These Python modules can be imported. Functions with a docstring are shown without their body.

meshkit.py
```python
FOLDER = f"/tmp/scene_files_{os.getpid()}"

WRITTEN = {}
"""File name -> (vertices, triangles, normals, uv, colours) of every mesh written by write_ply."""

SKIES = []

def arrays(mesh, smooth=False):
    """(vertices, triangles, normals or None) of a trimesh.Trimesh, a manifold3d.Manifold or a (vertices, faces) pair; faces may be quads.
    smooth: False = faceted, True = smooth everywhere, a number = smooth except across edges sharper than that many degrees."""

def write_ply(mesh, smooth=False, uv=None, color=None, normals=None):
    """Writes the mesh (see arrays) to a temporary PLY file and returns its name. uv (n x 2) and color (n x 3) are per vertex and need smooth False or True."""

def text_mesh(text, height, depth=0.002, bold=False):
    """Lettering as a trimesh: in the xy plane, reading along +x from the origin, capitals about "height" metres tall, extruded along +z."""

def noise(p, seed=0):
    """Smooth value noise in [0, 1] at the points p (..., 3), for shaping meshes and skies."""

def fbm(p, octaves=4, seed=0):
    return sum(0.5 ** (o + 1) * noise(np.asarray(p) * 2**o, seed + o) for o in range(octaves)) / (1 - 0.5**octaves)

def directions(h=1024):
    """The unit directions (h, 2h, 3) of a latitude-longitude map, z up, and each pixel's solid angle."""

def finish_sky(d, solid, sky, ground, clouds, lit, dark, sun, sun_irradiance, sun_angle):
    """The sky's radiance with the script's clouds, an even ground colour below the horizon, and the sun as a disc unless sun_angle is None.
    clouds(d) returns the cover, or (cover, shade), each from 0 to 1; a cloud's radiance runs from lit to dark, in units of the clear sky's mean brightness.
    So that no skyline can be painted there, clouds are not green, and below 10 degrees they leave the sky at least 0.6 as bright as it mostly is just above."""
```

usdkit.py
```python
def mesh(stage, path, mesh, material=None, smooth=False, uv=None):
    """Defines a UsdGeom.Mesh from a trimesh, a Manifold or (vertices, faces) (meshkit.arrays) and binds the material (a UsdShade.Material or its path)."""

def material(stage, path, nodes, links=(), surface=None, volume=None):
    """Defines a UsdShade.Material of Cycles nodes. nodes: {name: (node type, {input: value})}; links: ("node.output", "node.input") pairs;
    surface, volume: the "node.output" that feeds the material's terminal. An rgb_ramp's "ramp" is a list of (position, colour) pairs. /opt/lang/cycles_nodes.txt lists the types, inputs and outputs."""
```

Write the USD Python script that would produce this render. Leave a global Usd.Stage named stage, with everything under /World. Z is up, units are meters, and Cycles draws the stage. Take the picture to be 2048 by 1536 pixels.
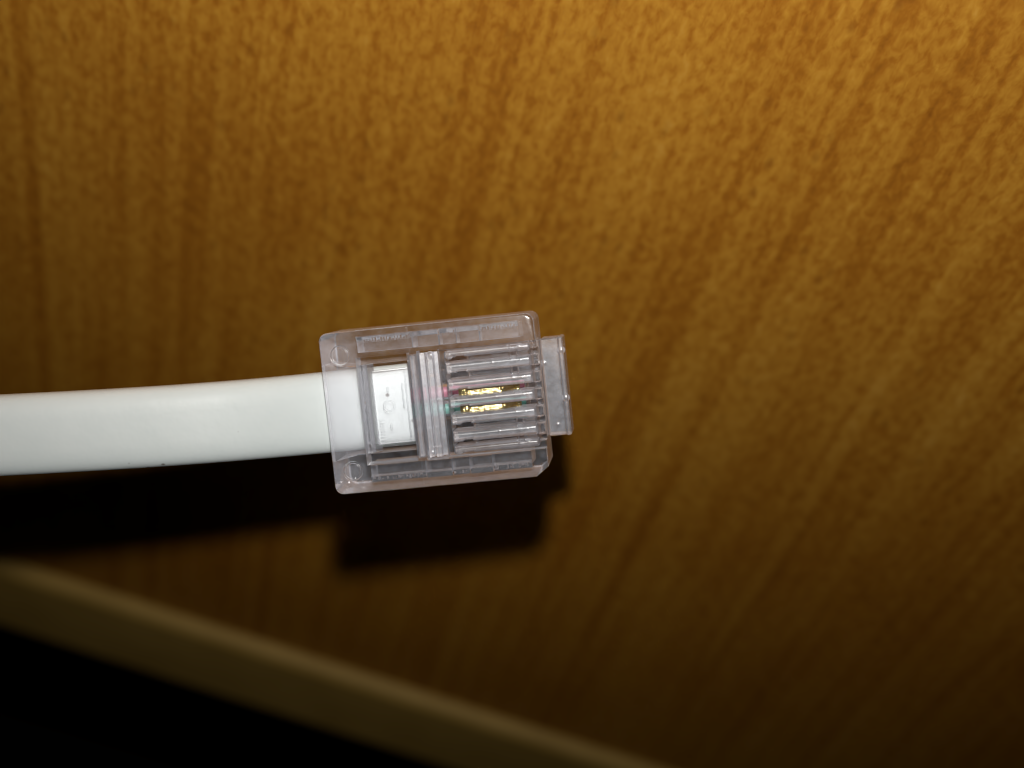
import math, numpy as np, trimesh, usdkit
import manifold3d as m3
from manifold3d import Manifold, CrossSection
from scipy.interpolate import CubicSpline
from pxr import Usd, UsdGeom, UsdLux, Gf, Sdf

stage = Usd.Stage.CreateInMemory()
UsdGeom.SetStageUpAxis(stage, "Z"); UsdGeom.SetStageMetersPerUnit(stage, 1.0)
UsdGeom.Xform.Define(stage, "/World"); UsdGeom.Scope.Define(stage, "/World/Looks")

# ------------------------------------------------------------------ camera and flash
FPX = 2890.0                      # focal length in pixels of the 2048-wide photograph
Z0 = 0.118                        # camera to cabinet door along the optical axis
unit = lambda v: np.asarray(v, float) / np.linalg.norm(v)
d_ = unit([-.268, -.82, -1.0])    # the door's downward direction seen from the camera
ray = lambda px, py: np.array([(px - 1024) / FPX, -(py - 768) / FPX, -1.0])
e_ = unit(np.cross(np.cross(ray(98, 1137), ray(928, 1402)), d_))   # the board's edge, level
e_ = e_ if e_[0] > 0 else -e_
UPC = -d_
NC = np.cross(e_, UPC)            # door normal, camera space
R = np.array([e_, -NC, UPC])      # camera space -> world rows (x along the door, -y out of it, z up)
C = np.array([0, 0, 0.62]) - R @ np.array([0, 0, -Z0])
def at(px, py, depth): return R @ (ray(px, py) * depth) + C
def on_door(px, py):
    r = R @ ray(px, py); return C + r * (-C[1] / r[1])

def mat4(Rm, t):
    M = np.eye(4); M[:3, :3] = Rm; M[:3, 3] = t
    return Gf.Matrix4d(*M.T.ravel().tolist())

cam = UsdGeom.Camera.Define(stage, "/World/Camera")
cam.AddTransformOp().Set(mat4(R, C))
cam.CreateHorizontalApertureAttr(36.0); cam.CreateVerticalApertureAttr(27.0)
cam.CreateFocalLengthAttr(36.0 * FPX / 2048); cam.CreateClippingRangeAttr(Gf.Vec2f(0.005, 50))
cam.CreateFStopAttr(23.0); cam.CreateFocusDistanceAttr(0.0865)
cam.CreateExposureAttr(0.0)

# the phone's flash lies a thumb's width above its lens
flash = UsdLux.SphereLight.Define(stage, "/World/Flash")
flash_pos = C + R @ np.array([0.0004, 0.0125, 0.0])
back = -unit(R @ unit(ray(1230, -930)))
fx = unit(np.cross(R[:, 1], back))
flash.AddTransformOp().Set(mat4(np.array([fx, np.cross(back, fx), back]).T, flash_pos))
flash.CreateRadiusAttr(0.0019); flash.CreateNormalizeAttr(True)
flash.CreateIntensityAttr(0.187); flash.CreateColorAttr(Gf.Vec3f(1.0, 0.985, 0.96))
shape = UsdLux.ShapingAPI.Apply(flash.GetPrim()); shape.CreateShapingConeAngleAttr(62.0); shape.CreateShapingConeSoftnessAttr(1.0)

# ------------------------------------------------------------------ helpers
names = {}
def numbered(path):
    n = names.get(path, 0); names[path] = n + 1
    return path if n == 0 else f"{path}_{n:03d}"
def tag(p, **kw):
    for k, v in kw.items(): p.SetCustomDataByKey(k, v)
def thing(name, label, category, M):
    x = UsdGeom.Xform.Define(stage, numbered("/World/" + name)); x.AddTransformOp().Set(M)
    tag(x.GetPrim(), label=label, category=category); return x.GetPrim()
def part(name, mesh, mat, parent, smooth=30, scale=1e-3, label=None):
    p = numbered(str(parent.GetPath()) + "/" + name)
    if isinstance(mesh, Manifold):
        q = mesh.to_mesh(); mesh = trimesh.Trimesh(np.array(q.vert_properties)[:, :3], np.array(q.tri_verts), process=False)
    v = np.asarray(mesh.vertices) * scale
    m = usdkit.mesh(stage, p, trimesh.Trimesh(v, mesh.faces, process=False), mat, smooth=smooth)
    if label: tag(m.GetPrim(), label=label)
    return m.GetPrim()
def section(p):
    p = np.array(p, float); x, y = p.T
    return CrossSection([p if np.sum(x * np.roll(y, -1) - y * np.roll(x, -1)) > 0 else p[::-1]])
def mat(name, nodes, links=(), surface="p.BSDF"):
    return usdkit.material(stage, "/World/Looks/" + name, nodes, links, surface=surface)

# ------------------------------------------------------------------ materials
wood = mat("orange_beech", {
    "tc": ("texture_coordinate", {}),
    # long grain
    "mg": ("mapping", {"mapping_type": "point", "scale": (1, 1, .055), "rotation": (0, .02, 0)}),
    "grain": ("noise_texture", {"scale": 620., "detail": 4., "roughness": .6, "distortion": .4}),
    # pores and flecks
    "mf": ("mapping", {"mapping_type": "point", "scale": (1, 1, .55), "rotation": (0, -.22, 0)}),
    "fleck": ("noise_texture", {"scale": 1650., "detail": 2.5, "roughness": .55, "distortion": .3}),
    "fr": ("rgb_ramp", {"ramp": [(.25, (0, 0, 0)), (.5, (.55, .55, .55)), (.75, (1, 1, 1))]}),
    "mp": ("mapping", {"mapping_type": "point", "scale": (1, 1, .5), "rotation": (0, -.35, 0)}),
    "pore": ("voronoi_texture", {"scale": 800., "randomness": 1.}),
    "pr": ("rgb_ramp", {"ramp": [(.08, (0, 0, 0)), (.3, (1, 1, 1))]}),
    "pm": ("noise_texture", {"scale": 150., "detail": 1.}),
    "pmr": ("rgb_ramp", {"ramp": [(.46, (0, 0, 0)), (.6, (1, 1, 1))]}),
    "big": ("noise_texture", {"scale": 40., "detail": 3.}),
    "ml": ("mapping", {"mapping_type": "point", "scale": (1, 1, .012), "rotation": (0, .015, 0)}),
    "lines": ("noise_texture", {"scale": 700., "detail": 3., "roughness": .55, "distortion": .25}),
    "lrmp": ("rgb_ramp", {"ramp": [(.3, (0, 0, 0)), (.47, (.6, .6, .6)), (.7, (1, 1, 1))]}),
    "sum0": ("math", {"math_type": "multiply", "value2": .20}),
    "sum": ("math", {"math_type": "multiply_add", "value2": .33}),
    "sum2": ("math", {"math_type": "multiply_add", "value2": .33}),
    "sum3": ("math", {"math_type": "multiply_add", "value2": .35}),
    "sum4": ("math", {"math_type": "subtract", "value2": .14}),
    "col": ("rgb_ramp", {"ramp": [(.12, (.135, .041, .0020)), (.42, (.245, .088, .0054)), (.62, (.335, .150, .0140)), (.9, (.43, .230, .040))]}),
    "pmix": ("mix_color", {"blend_type": "mix", "b": (.125, .036, .002)}),
    "inv": ("math", {"math_type": "subtract", "value1": 1.}),
    "pf": ("math", {"math_type": "multiply"}),
    "pf2": ("math", {"math_type": "multiply", "value2": .45}),
    "bump": ("bump", {"strength": .25, "distance": .00025}),
    "p": ("principled_bsdf", {"roughness": .5, "specular_ior_level": .3}),
}, [("tc.object", "mg.vector"), ("mg.vector", "grain.vector"), ("tc.object", "mf.vector"), ("mf.vector", "fleck.vector"),
    ("tc.object", "mp.vector"), ("mp.vector", "pore.vector"), ("tc.object", "pm.vector"), ("tc.object", "big.vector"),
    ("fleck.fac", "fr.fac"), ("grain.fac", "sum.value1"), ("tc.object", "ml.vector"), ("ml.vector", "lines.vector"), ("lines.fac", "lrmp.fac"), ("lrmp.color", "sum0.value1"), ("sum0.value", "sum.value3"),
    ("fr.color", "sum2.value1"), ("sum.value", "sum2.value3"), ("big.fac", "sum3.value1"), ("sum2.value", "sum3.value3"),
    ("sum3.value", "sum4.value1"), ("sum4.value", "col.fac"),
    ("pore.distance", "pr.fac"), ("pr.color", "inv.value2"), ("pm.fac", "pmr.fac"), ("inv.value", "pf.value1"), ("pmr.color", "pf.value2"),
    ("pf.value", "pf2.value1"), ("pf2.value", "pmix.fac"), ("col.color", "pmix.a"), ("pmix.result", "p.base_color"),
    ("sum4.value", "bump.height"), ("bump.normal", "p.normal")])
beige = mat("beige_board", {
    "tc": ("texture_coordinate", {}),
    "n": ("noise_texture", {"scale": 150., "detail": 3.}),
    "c": ("rgb_ramp", {"ramp": [(.3, (.34, .205, .042)), (.7, (.40, .248, .056))]}),
    "p": ("principled_bsdf", {"roughness": .55, "specular_ior_level": .3}),
}, [("tc.object", "n.vector"), ("n.fac", "c.fac"), ("c.color", "p.base_color")])
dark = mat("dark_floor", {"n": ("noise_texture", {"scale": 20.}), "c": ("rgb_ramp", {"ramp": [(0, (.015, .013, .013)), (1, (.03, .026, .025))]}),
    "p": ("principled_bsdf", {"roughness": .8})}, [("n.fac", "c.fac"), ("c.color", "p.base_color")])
pvc = mat("white_pvc", {
    "tc": ("texture_coordinate", {}),
    "v": ("voronoi_texture", {"scale": 520., "randomness": 1.}),
    "vr": ("rgb_ramp", {"ramp": [(.035, (1, 1, 1)), (.085, (0, 0, 0))]}),
    "sel": ("separate_color", {}),
    "gt": ("math", {"math_type": "greater_than", "value2": .35}),
    "mul": ("math", {"math_type": "multiply"}),
    "n": ("noise_texture", {"scale": 300., "detail": 4., "roughness": .6}),
    "c": ("rgb_ramp", {"ramp": [(.3, (.655, .71, .695)), (.7, (.69, .74, .725))]}),
    "mx": ("mix_color", {"b": (.24, .23, .21)}),
    "nb": ("noise_texture", {"scale": 900., "detail": 3.}),
    "bump": ("bump", {"strength": .12, "distance": .0002}),
    "p": ("principled_bsdf", {"roughness": .38, "specular_ior_level": .45, "subsurface_weight": .15, "subsurface_scale": .0006, "subsurface_radius": (1, 1, 1)}),
}, [("tc.object", "v.vector"), ("v.distance", "vr.fac"), ("v.color", "sel.color"), ("sel.r", "gt.value1"), ("gt.value", "mul.value1"), ("vr.color", "mul.value2"),
    ("tc.object", "n.vector"), ("n.fac", "c.fac"), ("c.color", "mx.a"), ("mul.value", "mx.fac"), ("mx.result", "p.base_color"),
    ("tc.object", "nb.vector"), ("nb.fac", "bump.height"), ("bump.normal", "p.normal")])
def plastic(name, haze, edge, facing0, rough, zsplit, mouth=.065):
    """moulded polycarbonate: lets light straight through where seen square on, refracts at its edges and on its underside, faint scatter"""
    nodes = {
        "tc": ("texture_coordinate", {}), "xyz": ("separate_xyz", {}),
        "nb": ("noise_texture", {"scale": 1400., "detail": 4., "roughness": .6}),
        "bv": ("bevel", {"samples": 5, "radius": .00008}),
        "bump": ("bump", {"strength": .14, "distance": .00005}),
        "hz": ("noise_texture", {"scale": 1500., "detail": 6., "roughness": .72}),
        "hr": ("rgb_ramp", {"ramp": [(.34, (haze[0],) * 3), (.6, ((haze[0] + haze[1]) / 2,) * 3), (.78, (haze[1],) * 3)]}),
        "lw": ("layer_weight", {"blend": .5}),
        "er": ("rgb_ramp", {"ramp": [(.25, (0, 0, 0)), (.8, (edge,) * 3)]}),
        "ha": ("math", {"math_type": "add", "use_clamp": True}), "hb": ("math", {"math_type": "add", "use_clamp": True}),
        "mouth": ("map_range", {"range_type": "smoothstep", "from_min": .0008, "from_max": .0026, "to_min": mouth, "to_max": 0., "clamp": True}),
        "lr": ("rgb_ramp", {"ramp": [(.1, (facing0,) * 3), (.24, (.8, .8, .8)), (.5, (1, 1, 1))]}),
        "under": ("math", {"math_type": "less_than", "value2": zsplit}),
        "gw": ("math", {"math_type": "maximum"}),
        "g": ("principled_bsdf", {"base_color": (.97, .965, .975), "transmission_weight": 1., "roughness": .035, "ior": 1.55}),
        "t": ("transparent_bsdf", {"color": (.985, .98, .99)}),
        "r": ("glossy_bsdf", {"color": (1, 1, 1), "roughness": rough}),
        "f": ("fresnel", {"IOR": 1.6}),
        "pane": ("mix_closure", {}), "clr": ("mix_closure", {}),
        "d": ("diffuse_bsdf", {"color": (.87, .88, .95)}),
        "m": ("mix_closure", {}),
    }
    links = [("bv.bevel", "bump.normal"), ("tc.object", "nb.vector"), ("nb.fac", "bump.height"), ("bump.normal", "g.normal"), ("bump.normal", "r.normal"), ("bump.normal", "f.normal"),
        ("tc.object", "hz.vector"), ("hz.fac", "hr.fac"), ("lw.facing", "er.fac"), ("hr.color", "ha.value1"), ("er.color", "ha.value2"), ("xyz.x", "mouth.value"), ("ha.value", "hb.value1"), ("mouth.result", "hb.value2"), ("hb.value", "m.fac"),
        ("f.fac", "pane.fac"), ("t.BSDF", "pane.closure1"), ("r.BSDF", "pane.closure2"), ("lw.facing", "lr.fac"), ("lr.color", "gw.value1"),
        ("tc.object", "xyz.vector"), ("xyz.z", "under.value1"), ("under.value", "gw.value2"), ("gw.value", "clr.fac"),
        ("pane.closure", "clr.closure1"), ("g.BSDF", "clr.closure2"), ("clr.closure", "m.closure1"), ("d.BSDF", "m.closure2")]
    links.remove(("bump.normal", "f.normal"))
    return mat(name, nodes, links, surface="m.closure")
clear = plastic("clear_polycarbonate", (.008, .085), .24, .04, .19, -.0043)
frosted = plastic("worn_polycarbonate", (.05, .20), .22, .07, .27, -.0043)
scuffed = plastic("scuffed_polycarbonate", (.07, .24), .1, .1, .24, -.0043)
gold = mat("gold_contact", {
    "tc": ("texture_coordinate", {}),
    "nb": ("noise_texture", {"scale": 6500., "detail": 3.}),
    "bump": ("bump", {"strength": .9, "distance": .00006}),
    "p": ("principled_bsdf", {"base_color": (.80, .64, .30), "metallic": 1., "roughness": .2}),
}, [("tc.object", "nb.vector"), ("nb.fac", "bump.height"), ("bump.normal", "p.normal")])
def plain(name, c, r=.4): return mat(name, {"p": ("principled_bsdf", {"base_color": c, "roughness": r})})
red = plain("red_insulation", (.44, .13, .19)); green = plain("green_insulation", (.12, .34, .28)); copper = plain("copper", (.8, .4, .25))

# ------------------------------------------------------------------ cabinet and floor
def box(x0, x1, y0, y1, z0, z1):
    b = trimesh.creation.box([x1 - x0, y1 - y0, z1 - z0]); b.apply_translation([(x0 + x1) / 2, (y0 + y1) / 2, (z0 + z1) / 2]); return b
ridge = .5 * (on_door(98, 1137) + on_door(928, 1406))      # along the bright rounded edge
ZB = float(ridge[2])
cab = thing("cabinet", "orange brown wooden cabinet with speckled vertical grain behind the plug, beige rounded board below", "cabinet", mat4(np.eye(3), [0, 0, ZB]))
part("door_panel", box(-.5, .5, 0, .018, -.0008, .6), wood, cab, smooth=False, scale=1)
def rounded_board(T=.0122, out=.0017, r=.0014):
    a = np.linspace(0, math.pi / 2, 9)
    prof = [(.3, 0)] + [(-(out - r) - r * math.sin(t), -r + r * math.cos(t)) for t in a] + [(-out, -T), (.3, -T)]
    cs = section(prof)
    m = Manifold.extrude(cs, 1.0)                             # (y, z) profile swept along x
    return m.transform(np.array([[0, 0, 1, -.5], [1, 0, 0, 0], [0, 1, 0, -.0004]], float))
part("bottom_board", rounded_board(), beige, cab, scale=1, label="beige board with a rounded front edge below the door")
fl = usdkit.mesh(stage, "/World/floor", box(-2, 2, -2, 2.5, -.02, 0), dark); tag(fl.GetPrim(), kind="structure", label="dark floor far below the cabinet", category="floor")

# ------------------------------------------------------------------ telephone plug: local mm, x along the plug, +z faces the camera
L, W, D = 12.8, 9.65, 4.9
PLUG_C = at(866, 810, 0.0850)                                 # centre of the plug's upper face
ang = math.radians(5.6)                                       # roll in the picture
yaw = math.radians(5.2)                                       # nose end nearer
tilt = math.radians(4.2)                                      # back leans up in the picture
def rot(axis, a):
    c, s = math.cos(a), math.sin(a)
    return {"x": np.array([[1, 0, 0], [0, c, -s], [0, s, c]]), "y": np.array([[c, 0, s], [0, 1, 0], [-s, 0, c]]), "z": np.array([[c, -s, 0], [s, c, 0], [0, 0, 1]])}[axis]
RL = rot("z", ang) @ rot("y", -yaw) @ rot("x", tilt)          # local -> camera space
RW = R @ RL
ORG = PLUG_C - RW @ (np.array([L / 2, 0, 0]) * 1e-3)
def to_local(p): return RW.T @ (np.asarray(p) - ORG) * 1e3
plug = thing("telephone_cable", "white flat telephone cable ending in a clear plastic plug with two gold contacts", "cable", mat4(RW, ORG))

def rbox(x0, x1, y0, y1, z0, z1, c=.06):
    """box with chamfered edges"""
    pts = []
    for sx, X in ((1, x0), (-1, x1)):
        for sy, Y in ((1, y0), (-1, y1)):
            for sz, Z in ((1, z0), (-1, z1)):
                pts += [(X, Y + sy * c, Z + sz * c), (X + sx * c, Y, Z + sz * c), (X + sx * c, Y + sy * c, Z)]
    return Manifold.hull_points(np.array(pts, float))
def taper(x0, x1, y0, y1, z0, z1, g=.05):
    """box that is g wider all round at z1 than at z0"""
    pts = [(x, y, z0) for x in (x0, x1) for y in (y0, y1)] + [(x, y, z1) for x in (x0 - g, x1 + g) for y in (y0 - g, y1 + g)]
    return Manifold.hull_points(np.array(pts, float))
def cyl(x, y, z0, z1, r, r2=None, n=28):
    return Manifold.cylinder(z1 - z0, r, r if r2 is None else r2, n).translate([x, y, z0])

def outline(inset):
    h = W / 2
    def arc(cx, cy, r, a0, a1, n=6):
        return [(cx + max(r - inset, .02) * math.cos(t), cy + max(r - inset, .02) * math.sin(t)) for t in np.linspace(math.radians(a0), math.radians(a1), n)]
    r = .5
    p = arc(r, -h + r, r, 180, 270) + [(L - .75, -h + inset), (L - inset, -h + .55)] + arc(L - r, h - r, r, 0, 90) + arc(r, h - r, r, 90, 180)
    return np.array(p)
shell = Manifold.hull_points(np.array([(x, y, z) for ins, zs in ((.16, (0, -D)), (.05, (-.05, -D + .05)), (0., (-.16, -D + .16))) for z in zs for x, y in outline(ins)]))
rng = np.random.default_rng(7)
cut = []
# mouth and tunnel for the jacket
cut.append(Manifold.hull_points(np.array([(-.2, y, z) for y in (-2.95, 2.95) for z in (-4.35, -1.05)] + [(1.3, y, z) for y in (-2.7, 2.7) for z in (-4.15, -1.3)])))
cut.append(rbox(1.2, 5.3, -2.7, 2.7, -4.15, -1.3))
cut.append(rbox(5.25, 6.4, -1.6, 1.6, -3.9, -1.9))
# wire tunnels
for y in (.51, -.51):
    cut.append(rbox(6.3, 11.9, y - .46, y + .46, -3.5, -2.45, .15))
# pocket of the strain relief
cut.append(taper(2.15, 5.1, -3.15, 3.15, -1.35, .2, .06))
cut.append(rbox(5.25, 5.66, -3.05, 3.05, -1.22, .2, .02))
# second crimp pocket with a ledge
cut.append(taper(5.78, 6.95, -3.2, 3.2, -1.15, .2, .05))
cut.append(taper(5.95, 6.5, -2.6, 2.6, -1.7, -1.0, .03))
# contact bay and slots
cut.append(taper(7.02, L + .3, -3.12, 3.12, -.42, .2, .08))
cut.append(rbox(7.3, L - .4, -3.0, 3.0, -2.6, -.3, .04))
for k in range(6):
    y = (k - 2.5) * 1.02
    cut.append(rbox(L - .62, L + .3, y - .2, y + .2, -1.6, .3, .02))
# hollows in the two flanks, opened from the back, in steps
for s in (-1, 1):
    for x0, x1, zt in ((2.0, 5.32, -1.5), (5.42, 6.95, -1.25), (7.02, 8.0, -1.4), (8.07, 9.4, -1.2), (9.46, 11.75, -1.5)):
        ya, yb = sorted((s * 3.42, s * (4.2 + rng.uniform(-.05, .05))))
        cut.append(taper(x0, x1, ya, yb, zt, -4.0, .06))
        # bevelled outer edge at just over 41 degrees: totally reflects the dark room below the plug
        prism = ((4.02, zt - .06), (4.38, zt + .27), (4.42, zt + .26), (4.42, zt - .1), (4.02, zt - .12)) if s > 0 else ((4.08, zt + .2), (4.44, zt - .13), (4.44, zt - .2), (4.02, zt - .2), (4.02, zt + .19))
        cut.append(Manifold.hull_points(np.array([(x, s * y, z) for x in (x0, x1) for y, z in prism], float)))
    for x in np.arange(2.1, 11.6, .17):                       # frayed outer edge
        w = rng.uniform(.05, .16)
        ya, yb = sorted((s * 4.0, s * (4.22 + rng.uniform(0, .14))))
        cut.append(rbox(x, x + w, ya, yb, -1.5 - rng.uniform(.2, .9), -1.3 + rng.uniform(-.2, .05), .01))
    ring = cyl(1.22, s * 3.45, -.16, .2, .54, .66) - cyl(1.22, s * 3.45, -.3, .3, .46, .40)
    cut.append(ring); cut.append(cyl(1.22, s * 3.45, -.03, .2, .5))
# fine vertical witness lines across the upper face
for x in (5.36,):
    cut.append(rbox(x - .03, x + .03, -W, W, -.06, .2, .01))
body = shell - Manifold.batch_boolean(cut, m3.OpType.Add)
housing = part("plug_housing", body, clear, plug, smooth=25)

def cap(x, y, z, r=.42, h=.05):
    """a shallow rounded nib standing h above z"""
    return Manifold.sphere(r, 40).translate([x, y, z + h - r]) ^ rbox(x - r, x + r, y - r, y + r, z - .04, z + r, .01)
for k in range(7):                                            # dividers between the six contact slots
    y = (k - 3) * 1.02
    w = .315 if 0 < k < 6 else .20
    y -= 0 if 0 < k < 6 else math.copysign(.22, y)
    top = [(-1, -.16), (-.75, -.06), (-.35, -.01), (.35, 0), (.75, -.04), (1, -.13)]
    dv = Manifold.hull_points(np.array([(x, y + q * w, -.2 - .055 * (x - 7.3) + h) for x in (7.42, L - .52) for q, h in top] + [(x, y + q * w, -.36 - .055 * (x - 7.3)) for x in (7.36, L - .46) for q in (-1, 1)] + [(x, y + q * w, -2.55) for x in (7.36, L - .46) for q in (-1, 1)]))
    for x, o in ((11.75, .04), (7.62, -.03), (10.1 if k % 2 else 11.2, .06)): dv += cap(x, y + o, -.24 - .055 * (x - 7.3))
    dv -= rbox(7.9, 8.5, y - .5, y - w + .1, -1.5, 0, .02) + rbox(11.15, 11.6, y + w - .1, y + .5, -1.4, 0, .02)
    part("contact_divider", dv, frosted, housing, smooth=35)
for k in (0, 1, 4, 5):                                        # raised floors of the four empty slots
    y = (k - 2.5) * 1.02
    part("slot_floor", rbox(8.55, 11.1, y - .2, y + .2, -2.5, -1.0, .05) + rbox(11.5, L - .5, y - .2, y + .2, -2.5, -.7, .05), clear, housing, smooth=25)

# strain relief: hinged sloped flap and pressed bar with a dimple and fine marks
bar = Manifold.hull_points(np.array([(x, y, z - .035 * y) for y in (-2.1, 2.3) for x, z in ((2.75, -.95), (2.85, -.66), (4.95, -.98), (5.0, -1.2))] + [(x, y, -1.4) for y in (-2.1, 2.3) for x in (2.75, 4.9)]))
flap = Manifold.hull_points(np.array([(x, y, z) for y in (-2.5, 2.75) for x, z in ((2.2, -.15), (2.45, -.1), (2.95, -.95), (2.75, -1.4), (2.2, -.7))]))
bar = bar + flap
bar -= cyl(3.66, .12, -.88, -.4, .36) - cyl(3.66, .12, -1, -.4, .26)
bar -= rbox(3.62, 3.72, .9, 1.25, -.9, -.5, .01) + rbox(3.62, 3.72, -1.35, -.95, -.82, -.5, .01) + rbox(4.5, 4.56, -.1, 1.4, -1.02, -.5, .01) + rbox(4.72, 4.78, -1.9, 2.2, -1.03, -.5, .01)
for k in range(7): bar -= rbox(3.02, 3.28, -.75 - .17 * k, -.68 - .17 * k, -.73, -.5, .01)
part("strain_relief", bar, clear, housing, smooth=25)
def wedge(x0, x1, z0, z1, zb=-1.1, h=3.1):
    return Manifold.hull_points(np.array([(x, y, z - .03 * y * (z > zb)) for y in (-h, h) for x, z in ((x0, z0), (x1, z1), (x0, zb), (x1, zb))], float))
ret = cap(6.5, 2.9, -.3) + cap(6.0, -2.85, -.28) + wedge(5.84, 6.16, -.3, -.36) + wedge(6.3, 6.62, -.2, -.26) + wedge(6.1, 6.9, -.72, -.86)
part("pocket_wall", rbox(5.28, 5.63, -3.0, 3.0, -1.19, -.03, .07), scuffed, housing, smooth=25)
part("wire_clamp", ret, scuffed, housing, smooth=25)

# latch: block under the nose with a lip, and the lever running back underneath
lat = rbox(L + .02, 13.95, -2.85, 3.1, -D - .9, -D + 1.7, .08) + rbox(13.9, 14.2, -2.88, 3.13, -D - 1.0, -D + 1.85, .07)
lat += Manifold.hull_points(np.array([(x, y, z) for x, hw in ((14.1, 2.95), (9.5, 2.9)) for y in (-hw, hw) for z in ((-D - .1, -D - .95) if x > 13 else (-D - .55, -D - 1.2))]))
lat += Manifold.hull_points(np.array([(x, y, z) for x, hw in ((9.6, 1.6), (1.2, 1.5)) for y in (-hw, hw) for z in ((-D - .6, -D - 1.2) if x > 9 else (-D - 2.3, -D - 2.9))]))
for x, y, z in ((12.95, 1.6, -D + 1.7), (13.4, -2.2, -D + 1.7), (14.05, -.6, -D + 1.85), (14.05, 2.3, -D + 1.85)): lat += cap(x, y, z - .02)
part("latch", lat, frosted, housing, smooth=25)

# jacket
def sweep(path, right, prof, size=None):
    """closed tube: prof points (w, h) along right and normal at each point of the path"""
    n, k = len(path), len(prof)
    t = np.gradient(path, axis=0); t /= np.linalg.norm(t, axis=1)[:, None]
    V = []
    for i in range(n):
        r = right - t[i] * (right @ t[i]); r /= np.linalg.norm(r); u = np.cross(t[i], r)
        g = 1.0 if size is None else size[i]
        V.append(path[i] + g * prof[:, :1] * r + g * prof[:, 1:] * u)
    V = np.concatenate(V + [path[:1], path[-1:]])
    F = []
    for i in range(n - 1):
        for j in range(k):
            a, b, c, d = i * k + j, i * k + (j + 1) % k, (i + 1) * k + (j + 1) % k, (i + 1) * k + j
            F += [(a, b, c), (a, c, d)]
    for j in range(k):
        F += [(n * k, (j + 1) % k, j), (n * k + 1, (n - 1) * k + j, (n - 1) * k + (j + 1) % k)]
    m = trimesh.Trimesh(V, F, process=False); m.fix_normals(); return m
def flat_oval(w, h, n=48, p=2.9, q=2.2):
    t = np.linspace(0, 2 * math.pi, n, endpoint=False)
    return np.stack([w / 2 * np.sign(np.cos(t)) * np.abs(np.cos(t)) ** (2 / p), h / 2 * np.sign(np.sin(t)) * np.abs(np.sin(t)) ** (2 / q)], 1)
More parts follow.
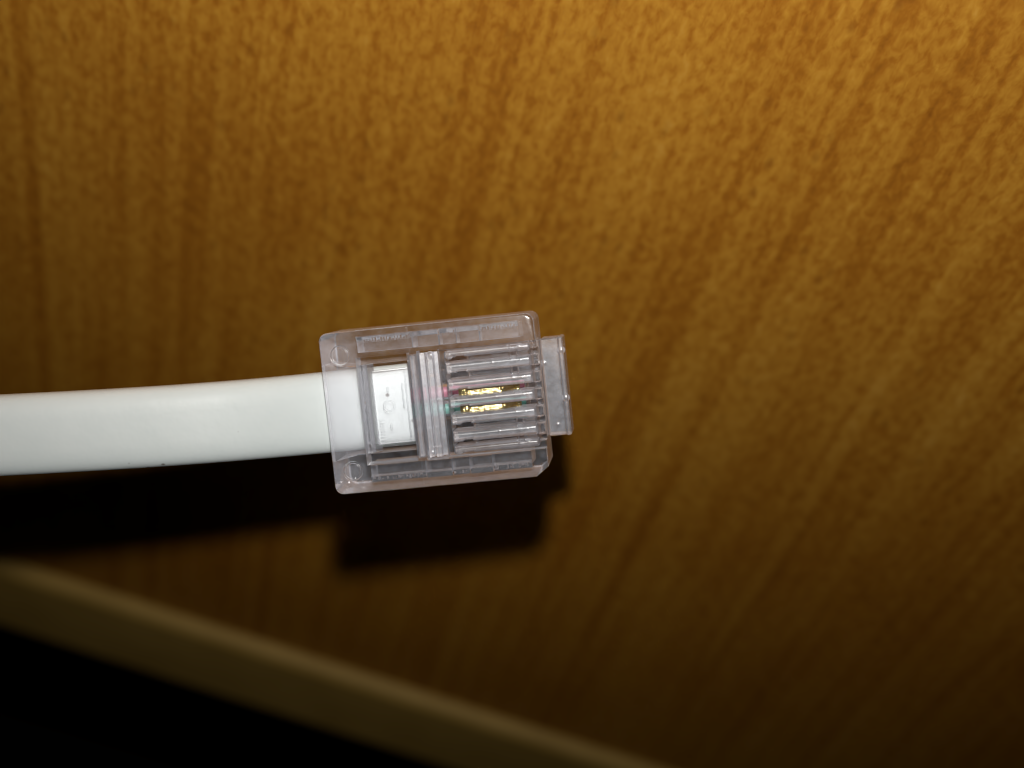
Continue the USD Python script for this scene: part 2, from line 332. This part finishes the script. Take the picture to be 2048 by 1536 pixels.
knots = [to_local(at(px, py, dp)) for px, py, dp in ((-1500, 935, .0870), (-900, 906, .0868), (-350, 885, .0870), (0, 870.5, .0876), (205, 859.5, .0881), (376, 848.5, .0885), (520, 837, .0887))]
m0 = to_local(at(648, 825, np.dot(ORG + RW @ np.array([0, 0, -2.72e-3]) - C, -R[:, 2])))
knots += [m0, np.array([2.5, m0[1] * .6, -2.72]), np.array([5.12, m0[1] * .5, -2.72])]
knots = np.array(knots)
s_ = np.concatenate([[0], np.cumsum(np.linalg.norm(np.diff(knots, axis=0), axis=1))])
path = CubicSpline(s_, knots)(np.concatenate([np.linspace(0, s_[-1], 160)]))
jk = sweep(path, np.array([0, 1., 0]), flat_oval(4.95, 2.3, 64, 4.2, 2.6))
part("cable_jacket", jk, pvc, plug, smooth=60)

# wires and gold contacts in the two middle slots
for y, mw, x0 in ((.51, red, 4.9), (-.51, green, 4.9)):
    wp = CubicSpline([0, 1, 2, 3], np.array([[x0, y * .9, -2.75], [6.2, y, -2.85], [7.4, y, -2.95], [11.65, y, -2.95]]))(np.linspace(0, 3, 40))
    w = part("insulated_wire", sweep(wp, np.array([0, 1., 0]), flat_oval(.84, .84, 20, 2, 2), np.interp(wp[:, 0], [7.3, 7.9], [1.0, .62])), mw, plug, smooth=60, label=("red" if y > 0 else "green") + " insulated wire inside the clear plug")
    prof = [(7.85, -1.05)] + [(x, -1.02 + (.03 if i % 2 else 0)) for i, x in enumerate(np.linspace(7.95, 8.5, 7))] + [(8.55, -1.0), (10.4, -.98), (10.5, -.93), (10.6, -.98), (10.66, -1.08), (11.2, -1.75), (11.28, -1.72), (11.36, -1.74), (11.44, -1.85), (11.44, -2.2), (10.9, -2.4), (10.6, -3.15), (10.4, -2.5), (9.6, -2.5), (9.4, -3.15), (9.2, -2.4), (7.95, -2.3)]
    cm = Manifold.extrude(section(prof), .36).transform(np.array([[1, 0, 0, 0], [0, 0, 1, y - .18], [0, 1, 0, 0]], float))
    for x, z, r in ((10.5, -.95, .2), (11.3, -1.72, .2)): cm += cap(x, y, z, r, .05) ^ rbox(x - .3, x + .3, y - .175, y + .175, z - .3, z + .3, .01)
    part("gold_contact", cm, gold, plug, smooth=25)
